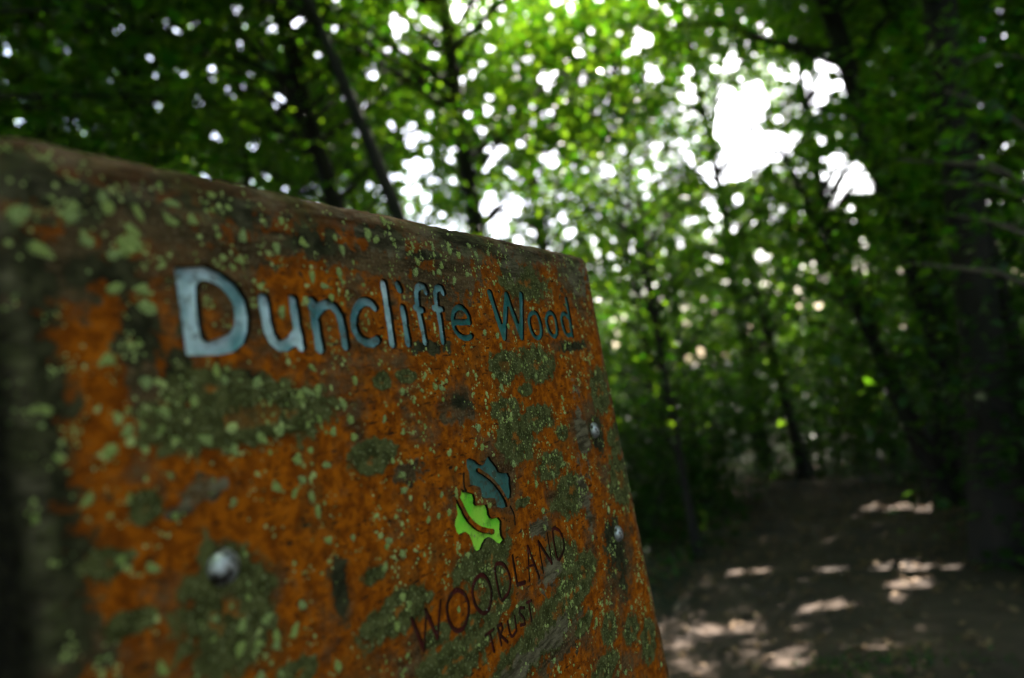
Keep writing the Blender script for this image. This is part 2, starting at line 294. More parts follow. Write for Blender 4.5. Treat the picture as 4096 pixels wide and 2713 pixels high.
def build_sign_face():
    verts, faces, owner = [], [], []
    def put(P, own):
        P = np.asarray(P)
        if np.sum(P[:, 0] * np.roll(P[:, 1], -1) - np.roll(P[:, 0], -1) * P[:, 1]) < 0: P = P[::-1]      # counter-clockwise
        b = len(verts); verts.extend(Vector((float(p[0]), float(p[1]))) for p in P); faces.append(list(range(b, b + len(P)))); owner.append(own)
    put(INNER[::-1], ('board', 0))
    for name, items in GLYPHS.items():
        plus, minus = glyph_polys(items, 1.55 if name in ('W', 'o', 'o2', 'd') else 1.25 if name in ('u', 'n', 'c', 'l', 'i', 'f', 'f2', 'e') else 1.0)
        for p in plus: put(p, (name, 1))
        for p in minus: put(p, (name, -1))
    r = np.random.default_rng(3); S = 3.2
    gx, gy = np.meshgrid(np.arange(-68, 590, S), np.arange(-624, 43, S)); P = np.stack([gx.ravel(), gy.ravel()], 1)
    P += r.uniform(-0.9, 0.9, P.shape)
    P = P[(P[:, 0] < 570) & (P[:, 0] > -69)]
    verts.extend(Vector((float(a), float(b))) for a, b in P)
    co, ed, fa, ov, oe, of = delaunay_2d_cdt(verts, [], faces, 0, 1e-4, True)
    co = np.array([(c[0], c[1]) for c in co]); tri = np.array([list(f) for f in fa])
    own = []
    for ids in of:
        s = None
        if not any(owner[q][0] == 'board' for q in ids): own.append('out'); continue
        neg = {owner[q][0] for q in ids if owner[q][1] == -1}
        for q in ids:
            if owner[q][1] == 1 and owner[q][0] not in neg: s = owner[q][0]; break
        own.append(s or 'board')
    return co, tri, np.array(own)

def relief(P):
    return 0.25 * vnoise(P / 90.0, 4, 3) + 0.10 * vnoise(P * np.array((0.012, 0.16)), 8, 2)
CO, TRI, OWN = build_sign_face()

def patch_field(P, kind):
    f = np.full(len(P), -1.0)
    for k, u, w, ru, rw in PATCHES:
        if k != kind: continue
        d = 1 - np.sqrt(((P[:, 0] - u) / ru) ** 2 + ((P[:, 1] - w) / rw) ** 2)
        f = np.maximum(f, d)
    return f

def panel_material():
    k = NT('weathered_sign_board')
    fine = k.noise(420, 4, 0.6); mid = k.noise(95, 5, 0.6, offset=2.0); big = k.noise(24, 4, 0.6, offset=5.0)
    grain = k.noise(75, 6, 0.72, stretch=(0.30, 1, 1.7), offset=1.0); crack = k.noise(230, 3, 0.55, stretch=(0.34, 1, 1.35), offset=7.0)
    ragged = k.math('ADD', k.math('MULTIPLY', k.math('SUBTRACT', mid, 0.5), 1.5), k.math('MULTIPLY', k.math('SUBTRACT', big, 0.5), 1.1))
    def mask(attr, lo=-0.08, hi=0.14, amp=1.0):
        return k.ramp(k.math('ADD', k.attr(attr), k.math('MULTIPLY', ragged, amp)), lo, hi)
    orange = k.mix(k.ramp(mid, 0.36, 0.66), (0.17, 0.036, 0.002), (0.42, 0.098, 0.003))
    orange = k.mix(k.ramp(big, 0.50, 0.70, 0, 0.8), orange, (0.13, 0.05, 0.010))
    speck = k.ramp(k.noise(330, 4, 0.65, offset=31.0), 0.585, 0.64); fleck = k.math('MAXIMUM', k.ramp(k.math('ADD', k.math('MULTIPLY', crack, 0.75), k.math('MULTIPLY', fine, 0.25)), 0.575, 0.64), k.math('MULTIPLY', speck, 0.8))
    c = k.mix(k.math('MULTIPLY', fleck, 0.92), orange, (0.022, 0.014, 0.007))
    # bare weathered wood, grime, and dark patches that also paint shade at the left end
    brownc = k.mix(k.ramp(grain, 0.36, 0.66), (0.030, 0.018, 0.007), (0.12, 0.068, 0.028)); brownc = k.mix(k.ramp(fine, 0.5, 0.7, 0, 0.7), brownc, (0.20, 0.14, 0.075))
    grime = k.noise(13, 6, 0.68, offset=21.0); c = k.mix(k.ramp(grime, 0.49, 0.62, 0, 0.9), c, brownc)
    c = k.mix(mask('brown', 0.05, 0.35, 2.3), c, brownc)
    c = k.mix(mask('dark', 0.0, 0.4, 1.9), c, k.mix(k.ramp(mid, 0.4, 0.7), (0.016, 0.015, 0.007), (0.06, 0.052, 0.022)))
    olivec = k.mix(k.ramp(mid, 0.35, 0.66), (0.034, 0.033, 0.008), (0.10, 0.094, 0.028)); olivec = k.mix(k.ramp(fine, 0.555, 0.66, 0, 0.85), olivec, (0.26, 0.26, 0.11))
    ol = k.math('ADD', k.attr('olive'), k.math('MULTIPLY', ragged, 1.15))
    om = k.math('MULTIPLY', k.ramp(ol, -0.08, 0.14), k.math('SUBTRACT', 1.0, k.math('MULTIPLY', k.ramp(ol, 0.74, 0.95), 0.6)))
    c = k.mix(om, c, olivec)
    greyc = k.mix(k.ramp(grain, 0.4, 0.62), (0.045, 0.033, 0.016), (0.17, 0.13, 0.075))
    gm = mask('grey', 0.0, 0.4, 2.2); c = k.mix(gm, c, greyc)
    # the worn rounded edges: grey grain with green film
    ed = k.ramp(k.math('ADD', k.attr('edge'), k.math('MULTIPLY', ragged, 0.8)), 0.1, 0.75)
    c = k.mix(k.math('MULTIPLY', ed, 0.85), c, k.mix(k.ramp(grain, 0.36, 0.62), (0.022, 0.017, 0.009), k.mix(k.ramp(big, 0.4, 0.6), (0.15, 0.115, 0.07), (0.075, 0.072, 0.026))))
    # lichen crumbs too small to model
    vo = k.node('ShaderNodeTexVoronoi', {'Vector': k.coord(), 'Scale': 150.0, 'Randomness': 1.0})
    crumb = k.math('MULTIPLY', k.ramp(k.math('ADD', vo.outputs['Distance'], k.math('MULTIPLY', fine, 0.18)), 0.30, 0.22), k.ramp(k.noise(38, 4, 0.7, offset=11.0), 0.54, 0.62))
    c = k.mix(k.math('MULTIPLY', crumb, 0.85), c, (0.30, 0.36, 0.12))
    c = k.mix(k.attr('endgrain_shade'), c, k.mix(k.ramp(mid, 0.4, 0.7), (0.010, 0.008, 0.005), (0.03, 0.026, 0.014)))  # left side face coloured near black to stand for shade
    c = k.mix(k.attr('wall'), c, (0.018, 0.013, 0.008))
    k.put(k.bsdf.inputs['Base Color'], c); k.put(k.bsdf.inputs['Roughness'], 0.92); k.put(k.bsdf.inputs['Specular IOR Level'], 0.06)
    h = k.math('ADD', k.math('MULTIPLY', mid, 0.7), k.math('MULTIPLY', fine, 0.35)); h = k.math('SUBTRACT', h, k.math('MULTIPLY', fleck, 0.55))
    h = k.math('ADD', h, k.math('MULTIPLY', om, 0.5)); h = k.math('ADD', h, k.math('MULTIPLY', grain, 0.5)); h = k.math('ADD', h, k.math('MULTIPLY', crumb, 0.5))
    k.bump(h, 0.0016, 0.9)
    return k.m
M_PANEL = panel_material()

def paint_material(name, c1, c2, rough, spec, dirt):
    k = NT(name); n1 = k.noise(160, 4, 0.6); n2 = k.noise(40, 3, 0.5, offset=3.0); n3 = k.noise(500, 2, 0.5)
    c = k.mix(k.ramp(n2, 0.35, 0.65), c1, c2); c = k.mix(k.ramp(n1, 0.52, 0.68, 0, dirt), c, (0.06, 0.055, 0.03)); c = k.mix(k.ramp(n3, 0.70, 0.78, 0, 0.8), c, (0.55, 0.62, 0.58))
    k.put(k.bsdf.inputs['Base Color'], c); k.put(k.bsdf.inputs['Roughness'], rough); k.put(k.bsdf.inputs['Specular IOR Level'], spec)
    k.bump(k.math('ADD', n1, k.math('MULTIPLY', n2, 1.5)), 0.0012, 0.6); return k.m
M_TEAL = paint_material('teal_paint', (0.012, 0.095, 0.078), (0.022, 0.125, 0.105), 0.36, 0.3, 0.3)
M_PALE = paint_material('sheen_pale_blue_paint', (0.10, 0.24, 0.235), (0.50, 0.60, 0.59), 0.34, 0.6, 0.7)  # pale base colour holds the sky reflected in the nearer letters
M_MIDBLUE = paint_material('worn_sheen_blue_paint', (0.045, 0.15, 0.15), (0.20, 0.33, 0.32), 0.33, 0.5, 0.85)  # wear plus a weaker share of reflected sky put into the colour
M_BLUELEAF = paint_material('dull_teal_paint', (0.028, 0.10, 0.085), (0.06, 0.13, 0.10), 0.7, 0.12, 0.8)
M_LIME = paint_material('lime_green_paint', (0.17, 0.60, 0.025), (0.34, 0.66, 0.05), 0.7, 0.15, 0.5)
M_RED = paint_material('dark_red_paint', (0.075, 0.012, 0.009), (0.028, 0.010, 0.006), 0.8, 0.05, 0.3)
M_GROOVE = paint_material('dirty_groove', (0.02, 0.014, 0.008), (0.04, 0.025, 0.012), 0.9, 0.1, 0.5)
k = NT('zinc_bolt'); k.put(k.bsdf.inputs['Metallic'], 0.9); k.put(k.bsdf.inputs['Roughness'], k.ramp(k.noise(300, 3, offset=2.0), 0.3, 0.7, 0.38, 0.7)); k.put(k.bsdf.inputs['Base Color'], k.mix(k.ramp(k.noise(170, 4), 0.44, 0.6), (0.42, 0.41, 0.39), (0.05, 0.04, 0.03))); M_BOLT = k.m
k = NT('green_lichen'); n1 = k.noise(3.0, 4, 0.65); n2 = k.node('ShaderNodeObjectInfo').outputs['Random']
c = k.mix(k.ramp(n1, 0.35, 0.65), (0.15, 0.19, 0.035), (0.40, 0.44, 0.12)); c = k.mix(k.math('MULTIPLY', n2, 0.8), c, k.mix(k.ramp(n1, 0.3, 0.7), (0.14, 0.18, 0.05), (0.34, 0.38, 0.16))); c = k.mix(k.ramp(k.noise(7, 3, offset=1.0), 0.60, 0.70, 0, 0.8), c, (0.07, 0.07, 0.02))
k.put(k.bsdf.inputs['Base Color'], c); k.put(k.bsdf.inputs['Roughness'], 0.95); k.put(k.bsdf.inputs['Specular IOR Level'], 0.1); k.bump(n1, 0.0010, 0.9)
sx = k.node('ShaderNodeSeparateXYZ', {0: k.coord()}); rad = k.math('SQRT', k.math('ADD', k.math('POWER', sx.outputs[0], 2.0), k.math('POWER', sx.outputs[2], 2.0)))
vec = k.node('ShaderNodeVectorMath', {0: k.coord(), 1: k.node('ShaderNodeObjectInfo').outputs['Location']}, operation='ADD'); lace = k.noise(1.9, 6, 0.78, vec=vec.outputs[0])
k.put(k.bsdf.inputs['Alpha'], k.ramp(k.math('ADD', rad, k.math('MULTIPLY', k.math('SUBTRACT', lace, 0.5), 4.0)), 0.98, 0.80)); M_LICHEN = k.m
k = NT('green_lichen_crumb'); n1 = k.noise(500, 3, 0.6); c = k.mix(k.attr('tint'), (0.18, 0.23, 0.05), (0.40, 0.42, 0.14)); c = k.mix(k.ramp(n1, 0.55, 0.7, 0, 0.7), c, (0.08, 0.08, 0.025))
k.put(k.bsdf.inputs['Base Color'], c); k.put(k.bsdf.inputs['Roughness'], 0.95); k.put(k.bsdf.inputs['Specular IOR Level'], 0.1); M_CRUMB = k.m

sign = empty('wooden_sign', (SIGN_O.x, SIGN_O.y, 0)); sign.rotation_euler.z = SIGN_ROT
tag(sign, 'weathered wooden sign board crusted with orange algae and green lichen, carved lettering', 'sign')
ZOFF = SIGN_O.z
def loc(P, y):          # sign-plane mm -> local metres
    P = np.asarray(P, float); y = np.broadcast_to(np.asarray(y, float), (len(P),))
    return np.stack([P[:, 0] / 1000, y / 1000, P[:, 1] / 1000 + ZOFF], 1)

# front sheet + recess walls + rounded rim, sides and back, one panel mesh
keep = OWN == 'board'; ft = TRI[keep]
base_y = -relief(CO)
edges = {}
for t, o in zip(TRI, OWN):
    for a, b in ((t[0], t[1]), (t[1], t[2]), (t[2], t[0])): edges.setdefault((min(a, b), max(a, b)), []).append((a, b, o))
V = list(loc(CO, base_y)); F = [list(t[::-1]) if np.cross(CO[t[1]] - CO[t[0]], CO[t[2]] - CO[t[0]]) < 0 else list(t) for t in ft]
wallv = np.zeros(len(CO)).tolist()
def edge_field(P):
    return np.maximum(np.clip(1.0 - (58 - P[:, 1] - EDGE) / 26.0, 0, 1) * 0.75, np.clip(1.0 - (586 + 0.03 * np.clip(-P[:, 1] - 60, 0, 700) - P[:, 0] - EDGE) / 14.0, 0, 1) * 0.6)
edgev = edge_field(CO).tolist(); uv = [tuple(p) for p in CO]
RIM = set()
def depth_of(g): return {'D': 4.2, 'u': 3.8, 'n': 3.6, 'c': 3.4, 'l': 3.2, 'i': 3.0, 'f': 2.9, 'f2': 2.8, 'e': 2.6, 'blue_leaf': 2.6, 'green_leaf': 2.8}.get(g, DEPTH)
for es in edges.values():
    if len(es) != 2: continue
    (a, b, o1), (a2, b2, o2) = es
    if o1 == o2 or 'out' in (o1, o2) or (o1 != 'board' and o2 != 'board'): continue
    dp = depth_of(o2 if o1 == 'board' else o1)
    if o1 != 'board': a, b = a2, b2
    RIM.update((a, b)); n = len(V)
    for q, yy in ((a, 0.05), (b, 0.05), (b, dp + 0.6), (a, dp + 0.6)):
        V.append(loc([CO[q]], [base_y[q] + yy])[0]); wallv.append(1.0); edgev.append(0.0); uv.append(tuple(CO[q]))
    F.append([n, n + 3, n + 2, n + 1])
N0 = len(V); K = len(OUT)
prof = [(EDGE * (1 - math.sin(q)), EDGE * 0.92 * (1 - math.cos(q))) for q in np.linspace(0, math.pi / 2, 7)] + [(0, THICK - 4), (4, THICK)]
ring_noise = vnoise(OUT / 34.0, 21, 3)
for r_i, (ins, y) in enumerate(prof):
    P = OUT + INW * ins; y0 = -relief(P)
    wear = (0.9 * ring_noise + 0.5 * vnoise(OUT / 9.0 + r_i * 0.15, 33, 2)) * min(1, r_i / 3)
    P = P + INW * np.clip(wear, -0.6, 3)[:, None]
    V.extend(loc(P, y0 * max(0, 1 - r_i / 4) + y + 0.3 * wear)); wallv += [0.0] * K; edgev += np.maximum(edge_field(P), 0.3 + min(0.7, r_i / 4.0)).tolist(); uv += [tuple(p) for p in P]
for r_i in range(len(prof) - 1):
    for a in range(K):
        b = (a + 1) % K; p, q = N0 + r_i * K, N0 + (r_i + 1) * K
        F.append([p + a, p + b, q + b, q + a])
F.append([N0 + (len(prof) - 1) * K + a for a in range(K)])
me = bpy.data.meshes.new('panel'); me.from_pydata([tuple(v) for v in V], [], [list(map(int, f)) for f in F])
uvn = np.array(uv)
for nm, arr in (('wall', wallv), ('edge', edgev), ('endgrain_shade', np.clip((-78 - uvn[:, 0]) / 5.0, 0, 1))) + tuple((kd, patch_field(uvn, kd)) for kd in ('olive', 'dark', 'brown', 'grey')):
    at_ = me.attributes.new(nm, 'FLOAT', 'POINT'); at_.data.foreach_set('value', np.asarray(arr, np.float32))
sm = np.ones(len(me.polygons), bool); me.polygons.foreach_set('use_smooth', sm)
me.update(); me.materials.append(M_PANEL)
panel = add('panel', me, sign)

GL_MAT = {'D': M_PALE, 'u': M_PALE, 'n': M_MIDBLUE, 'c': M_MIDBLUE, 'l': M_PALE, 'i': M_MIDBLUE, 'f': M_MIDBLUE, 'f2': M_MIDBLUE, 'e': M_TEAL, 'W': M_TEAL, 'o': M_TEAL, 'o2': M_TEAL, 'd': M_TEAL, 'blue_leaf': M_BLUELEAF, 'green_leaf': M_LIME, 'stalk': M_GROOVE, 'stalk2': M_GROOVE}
glyph_pts = []
for name in GLYPHS:
    tr = TRI[OWN == name]
    if not len(tr): continue
    ids, inv = np.unique(tr.ravel(), return_inverse=True); P = CO[ids]; glyph_pts.append(CO[tr].mean(1))
    bowl = np.array([0.0 if q in RIM else 0.7 for q in ids])
    shallow = 0.0 if name in GL_MAT and name not in ('stalk', 'stalk2') else -0.9
    Vg = loc(P, base_y[ids] + depth_of(name) - 0.5 + bowl + shallow)
    fg = inv.reshape(-1, 3)
    cr = np.cross(CO[tr[:, 1]] - CO[tr[:, 0]], CO[tr[:, 2]] - CO[tr[:, 0]]); fg[cr < 0] = fg[cr < 0][:, ::-1]
    plain = {'blue_leaf': 'blue_leaf_emblem', 'green_leaf': 'green_leaf_emblem', 'stalk': 'leaf_stalk_groove', 'stalk2': 'leaf_stalk_groove'}.get(name, 'letter')
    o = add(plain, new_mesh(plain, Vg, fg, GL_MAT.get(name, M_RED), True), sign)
    if plain == 'letter':
        ch = name[1] if name[0] in 'ts' and len(name) > 1 else name[0]
        o['label'] = 'letter %s %s' % (ch, 'of the large pale to teal carved title' if name in GL_MAT else ('of the arc of small dark red carved capitals' if name[0] == 't' else 'of the smallest carved capitals below'))
    else: o['label'] = {'blue_leaf': 'upper oak leaf emblem in dull teal paint', 'green_leaf': 'lower oak leaf emblem in bright lime green paint', 'stalk': 'thin dark groove trailing below the teal leaf', 'stalk2': 'thin dark groove rising above the lime leaf'}[name]
glyph_pts = np.concatenate(glyph_pts)

# bolts, domed coach-bolt heads, the board darker around each
def bolt_mesh():
    v, f = [], []; n = 20; prof = [(9.3, 0.6), (9.2, -0.6), (8.4, -2.2), (6.6, -3.9), (4.0, -5.0), (1.4, -5.4)]
    for r, y in prof:
        for a in range(n): v.append((r / 1000 * math.cos(6.2832 * a / n), y / 1000, r / 1000 * math.sin(6.2832 * a / n)))
    for q in range(len(prof) - 1):
        for a in range(n): b = (a + 1) % n; f.append([q * n + a, q * n + b, (q + 1) * n + b, (q + 1) * n + a])
    f.append([(len(prof) - 1) * n + a for a in range(n)])
    me = new_mesh('bolt', v, f, M_BOLT, True); return me
bm_ = bolt_mesh()
for u, w in ((2.6, -156.1), (502.3, -156.1), (515.0, -277.8), (2.6, -430.0)):
    o = add('bolt', bm_, sign); o.location = (u / 1000, -0.0004, w / 1000 + ZOFF); o.rotation_euler.y = u

# lichen rosettes
def rosette(seed):
    r = np.random.default_rng(seed); n = 26; v = [(0, -0.16, 0)]; f = []
    rad = 1 + 0.20 * np.sin(np.arange(n) * 6.283 / n * r.integers(2, 4) + r.uniform(0, 6)) + r.uniform(-0.13, 0.13, n)
    for s, y in ((0.55, -0.15), (0.85, -0.10), (1.0, 0.03)):
        for a in range(n): t = 6.2832 * a / n; v.append((s * rad[a] * math.cos(t), y + r.uniform(-0.02, 0.02), s * rad[a] * math.sin(t)))
    for a in range(n):
        b = (a + 1) % n; f.append([0, 1 + a, 1 + b])
        for q in range(2): f.append([1 + q * n + a, 1 + (q + 1) * n + a, 1 + (q + 1) * n + b, 1 + q * n + b])
    return new_mesh('lichen_spot', v, f, M_LICHEN, True)
ROS = [rosette(s) for s in range(9)]
spots = list(SPOTS); r = np.random.default_rng(77); tries = 0
while len(spots) < 285 and tries < 20000:
    tries += 1; u, w = r.uniform(-75, 578), r.uniform(-430, 50)
    dens = 0.35 + 0.65 * (vnoise(np.array([(u, w)]) / 160.0, 51, 2)[0] > 0.0)
    if w < -240 and u < 330: dens *= 0.5
    if r.uniform() > dens: continue
    s = float(np.exp(r.normal(0.62, 0.42)))
    if any((u - a) ** 2 + (w - b) ** 2 < (0.8 * (s + c)) ** 2 for a, b, c in spots): continue
    spots.append((u, w, min(s, 4.6)))
for u, w, s in spots:
    dmin = np.sqrt(((glyph_pts - np.array((u, w))) ** 2).sum(1)).min()
    if dmin < s * 0.95 + 1.0: continue
    o = add('lichen_spot', ROS[r.integers(9)], panel)
    el = r.uniform(0.7, 1.4); s *= 1.2 if s < 3 else (1.0 if s < 4 else 0.85)
    o.location = (u / 1000, float(-relief(np.array([(u, w)]))[0]) / 1000 - 0.00005, w / 1000 + ZOFF); o.rotation_euler.y = r.uniform(0, 6.28)
    o.scale = (s / 1000 * el, min(s, 3.2) / 1000, s / 1000 / el)

# lichen crumbs, too many and too small to count: one part
cr_v, cr_f, cr_t = [], [], []
while len(cr_f) < 42000:
    u, w = r.uniform(-80, 582), r.uniform(-520, 50)
    if r.uniform() > np.clip(0.30 + 0.9 * vnoise(np.array([(u, w)]) / 120.0, 52, 3)[0] + (0.25 if w > -110 else 0), 0.06, 1): continue
    nb = int(r.integers(1, 7)); cu, cw = r.normal(0, 2.2, nb) + u, r.normal(0, 2.2, nb) + w
    for a, b in zip(cu, cw):
        if not (-82 < a < 582 and b < 50) or ((glyph_pts - np.array((a, b))) ** 2).sum(1).min() < 4.0: continue
        s = float(np.exp(r.normal(-0.15, 0.45))); m = int(r.integers(5, 8)); yb = float(-relief(np.array([(a, b)]))[0]); n0 = len(cr_v); t0 = r.uniform(0, 6.28)
        rim = loc([(a + s * r.uniform(0.6, 1.25) * math.cos(t0 + 6.283 * q / m), b + s * r.uniform(0.6, 1.25) * math.sin(t0 + 6.283 * q / m)) for q in range(m)], yb + 0.05)
        cr_v.extend(rim); cr_v.append(loc([(a, b)], yb - 0.22 * s - 0.1)[0]); tint = r.uniform()
        for q in range(m): cr_f.append((n0 + q, n0 + (q + 1) % m, n0 + m)); cr_t.append(tint)
me = new_mesh('lichen_crumbs', cr_v, np.array(cr_f), M_CRUMB); at_ = me.attributes.new('tint', 'FLOAT', 'FACE'); at_.data.foreach_set('value', np.array(cr_t, np.float32))
tag(add('lichen_crumbs', me, panel), 'fine pale green lichen speckle across the board face', kind='stuff')

# the two posts the board is bolted to
for u in (2.6, 505.0):
    gz = float(ground_z(SIGN_O.x + 0.4775 * u / 1000, SIGN_O.y + 0.8786 * u / 1000)) - 0.4
    a, b, c, d = u / 1000 - 0.045, u / 1000 + 0.045, THICK / 1000 + 0.002, THICK / 1000 + 0.092; t = ZOFF - 0.01
    v = [(a, c, gz), (b, c, gz), (b, d, gz), (a, d, gz), (a, c, t), (b, c, t), (b, d, t - 0.02), (a, d, t - 0.02)]
    add('post', new_mesh('post', v, [[0, 1, 5, 4], [1, 2, 6, 5], [2, 3, 7, 6], [3, 0, 4, 7], [4, 5, 6, 7], [3, 2, 1, 0]], M_PALE_BARK), sign)

SUN_FLECKS = [(2.46,5.00,0.11), (2.38,5.09,0.08), (2.50,4.90,0.08), (2.09,5.34,0.07), (2.27,4.45,0.08), (2.16,4.51,0.07), (0.87,4.48,0.06), (0.89,4.38,0.05), (1.08,4.35,0.05), (1.08,3.56,0.07), (1.11,3.49,0.05), (1.71,4.39,0.04), (2.00,4.22,0.04), (1.66,5.69,0.05), (1.53,4.43,0.04), (3.80,7.64,0.08), (3.93,7.52,0.08), (3.92,7.18,0.11), (3.67,7.95,0.07), (2.64,4.75,0.05), (1.47,5.78,0.05), (1.57,3.54,0.03), (0.58,3.73,0.03)]
SKY_GAPS = [(0.351,0.899,0.262,0.0446), (0.341,0.886,0.316,0.0237), (0.366,0.874,0.318,0.0162), (0.449,0.838,0.309,0.0253), (0.433,0.849,0.303,0.0158), (0.459,0.868,0.187,0.0290), (0.445,0.877,0.181,0.0211), (0.011,0.968,0.249,0.0251), (0.042,0.964,0.262,0.0122), (-0.089,0.925,0.368,0.0130), (-0.087,0.940,0.329,0.0146), (0.020,0.943,0.332,0.0138), (0.304,0.922,0.242,0.0138), (-0.247,0.871,0.424,0.0122), (-0.386,0.805,0.451,0.0101), (0.237,0.875,0.423,0.0146), (0.110,0.907,0.407,0.0122), (0.097,0.946,0.310,0.0112), (-0.075,0.865,0.497,0.0112), (-0.122,0.885,0.449,0.0091), (0.344,0.865,0.365,0.0112), (0.290,0.892,0.346,0.0105), (0.244,0.890,0.384,0.0105), (0.158,0.889,0.430,0.0091), (0.007,0.866,0.500,0.0101), (-0.340,0.837,0.429,0.0071), (0.302,0.931,0.205,0.0101), (-0.320,0.801,0.507,0.0041), (0.355,0.928,0.115,0.0101)]

# ------------------------------------------------------------------ foliage
# openings in the canopy: (point, unit direction, radius at the point, growth per metre, from, to) in metres
OPENINGS = []
# chinks of sky through the leaves, by bearing and elevation seen from the path side of the sign
r0 = np.random.default_rng(90); CH = np.zeros((1000, 600), bool); ga, ge = np.meshgrid(np.arange(1000) * 0.1 - 50, np.arange(600) * 0.1 - 15, indexing='ij')
chinks = [(math.degrees(math.atan2(dx, dy)), math.degrees(math.asin(dz)), math.degrees(gr)) for dx, dy, dz, gr in SKY_GAPS]
for a0, a1, e0, e1, n, s0, s1 in ((-36, -6, 15, 33, 95, 0.2, 0.36), (-8, 28, 9, 33, 310, 0.2, 0.38), (8, 31, -1, 11, 95, 0.18, 0.34), (27, 40, 3, 24, 55, 0.18, 0.32)):
    for _ in range(n): chinks.append((r0.uniform(a0, a1), r0.uniform(e0, e1), r0.uniform(s0, s1)))
for a, e, rd in chinks:
    th = np.arctan2(ge - e, ga - a); CH |= np.hypot((ga - a) * math.cos(math.radians(e)), ge - e) < rd * (1 + 0.25 * np.sin(3 * th + a) + 0.15 * np.sin(5 * th + e))
for fx, fy, fr in SUN_FLECKS: OPENINGS.append((np.array((fx, fy, float(ground_z(fx, fy)))), SUN_DIR, fr, 0.004, 0.05, 60.0))
def open_mask(P):
    q = P - np.array((0, 0, 1.25)); d = np.linalg.norm(q, axis=1)
    ia = np.clip((np.degrees(np.arctan2(q[:, 0], q[:, 1])) + 50) * 10, 0, 999).astype(int); ie = np.clip((np.degrees(np.arcsin(q[:, 2] / (d + 1e-9))) + 15) * 10, 0, 599).astype(int)
    keep = ~(CH[ia, ie] & (d > 3.0) & (q[:, 1] > 0))
    for p, d, r0, gr, a, b in OPENINGS:
        q = P - p; t = q @ d; rr = np.linalg.norm(q - t[:, None] * d, axis=1)
        keep &= ~((t > a) & (t < b) & (rr < r0 + gr * t))
    return keep
def leaf_mesh(name, C, size, mat, r, flat=0.55, carve=True):
    if carve: C = C[open_mask(C)]
    n = len(C); size = np.broadcast_to(size, (n,)) * r.uniform(0.7, 1.25, n)
    nrm = r.normal(size=(n, 3)) * flat; nrm[:, 2] += 1; nrm /= np.linalg.norm(nrm, axis=1)[:, None]
    ax = r.normal(size=(n, 3)); ax -= (ax * nrm).sum(1)[:, None] * nrm; ax /= np.linalg.norm(ax, axis=1)[:, None]
    sd = np.cross(nrm, ax); L = size[:, None] * 0.5
    v = np.empty((n, 4, 3)); v[:, 0] = C - ax * L; v[:, 2] = C + ax * L - nrm * L * 0.25
    v[:, 1] = C + sd * L * 0.62 - ax * L * 0.1 + nrm * L * 0.12; v[:, 3] = C - sd * L * 0.62 - ax * L * 0.1 + nrm * L * 0.12
    me = new_mesh(name, v.reshape(-1, 3), np.arange(n * 4).reshape(n, 4), mat)
    at_ = me.attributes.new('tint', 'FLOAT', 'FACE'); at_.data.foreach_set('value', r.uniform(0, 1, n).astype(np.float32))
    return me
def tubes(name, lines, mat):
    V, F = [], []
    for pts, rad, n in lines:
        pts = np.asarray(pts, float); t = np.gradient(pts, axis=0); t /= np.linalg.norm(t, axis=1)[:, None] + 1e-9; b0 = len(V)
        for p, d, ra in zip(pts, t, rad):
            u = np.cross(d, (0.3, 0.9, 0.2)); u /= np.linalg.norm(u); w = np.cross(d, u)
            for a in range(n): q = 6.2832 * a / n; V.append(p + ra * (1 + 0.10 * math.sin(3 * q + p[2] * 2.2)) * (u * math.cos(q) + w * math.sin(q)))
        for s in range(len(pts) - 1):
            for a in range(n): b = (a + 1) % n; F.append([b0 + s * n + a, b0 + s * n + b, b0 + (s + 1) * n + b, b0 + (s + 1) * n + a])
        F.append([b0 + (len(pts) - 1) * n + a for a in range(n)])
    return new_mesh(name, V, F, mat, True)
def spray(c, r, n, wid, hgt):
    """a flattish drooping spray of leaves"""
    p = np.clip(r.normal(size=(n, 3)), -1.9, 1.9) * np.array((wid, wid, hgt)); p[:, 2] -= 0.16 * (p[:, 0] ** 2 + p[:, 1] ** 2) / max(wid, 0.1)
    return c + p
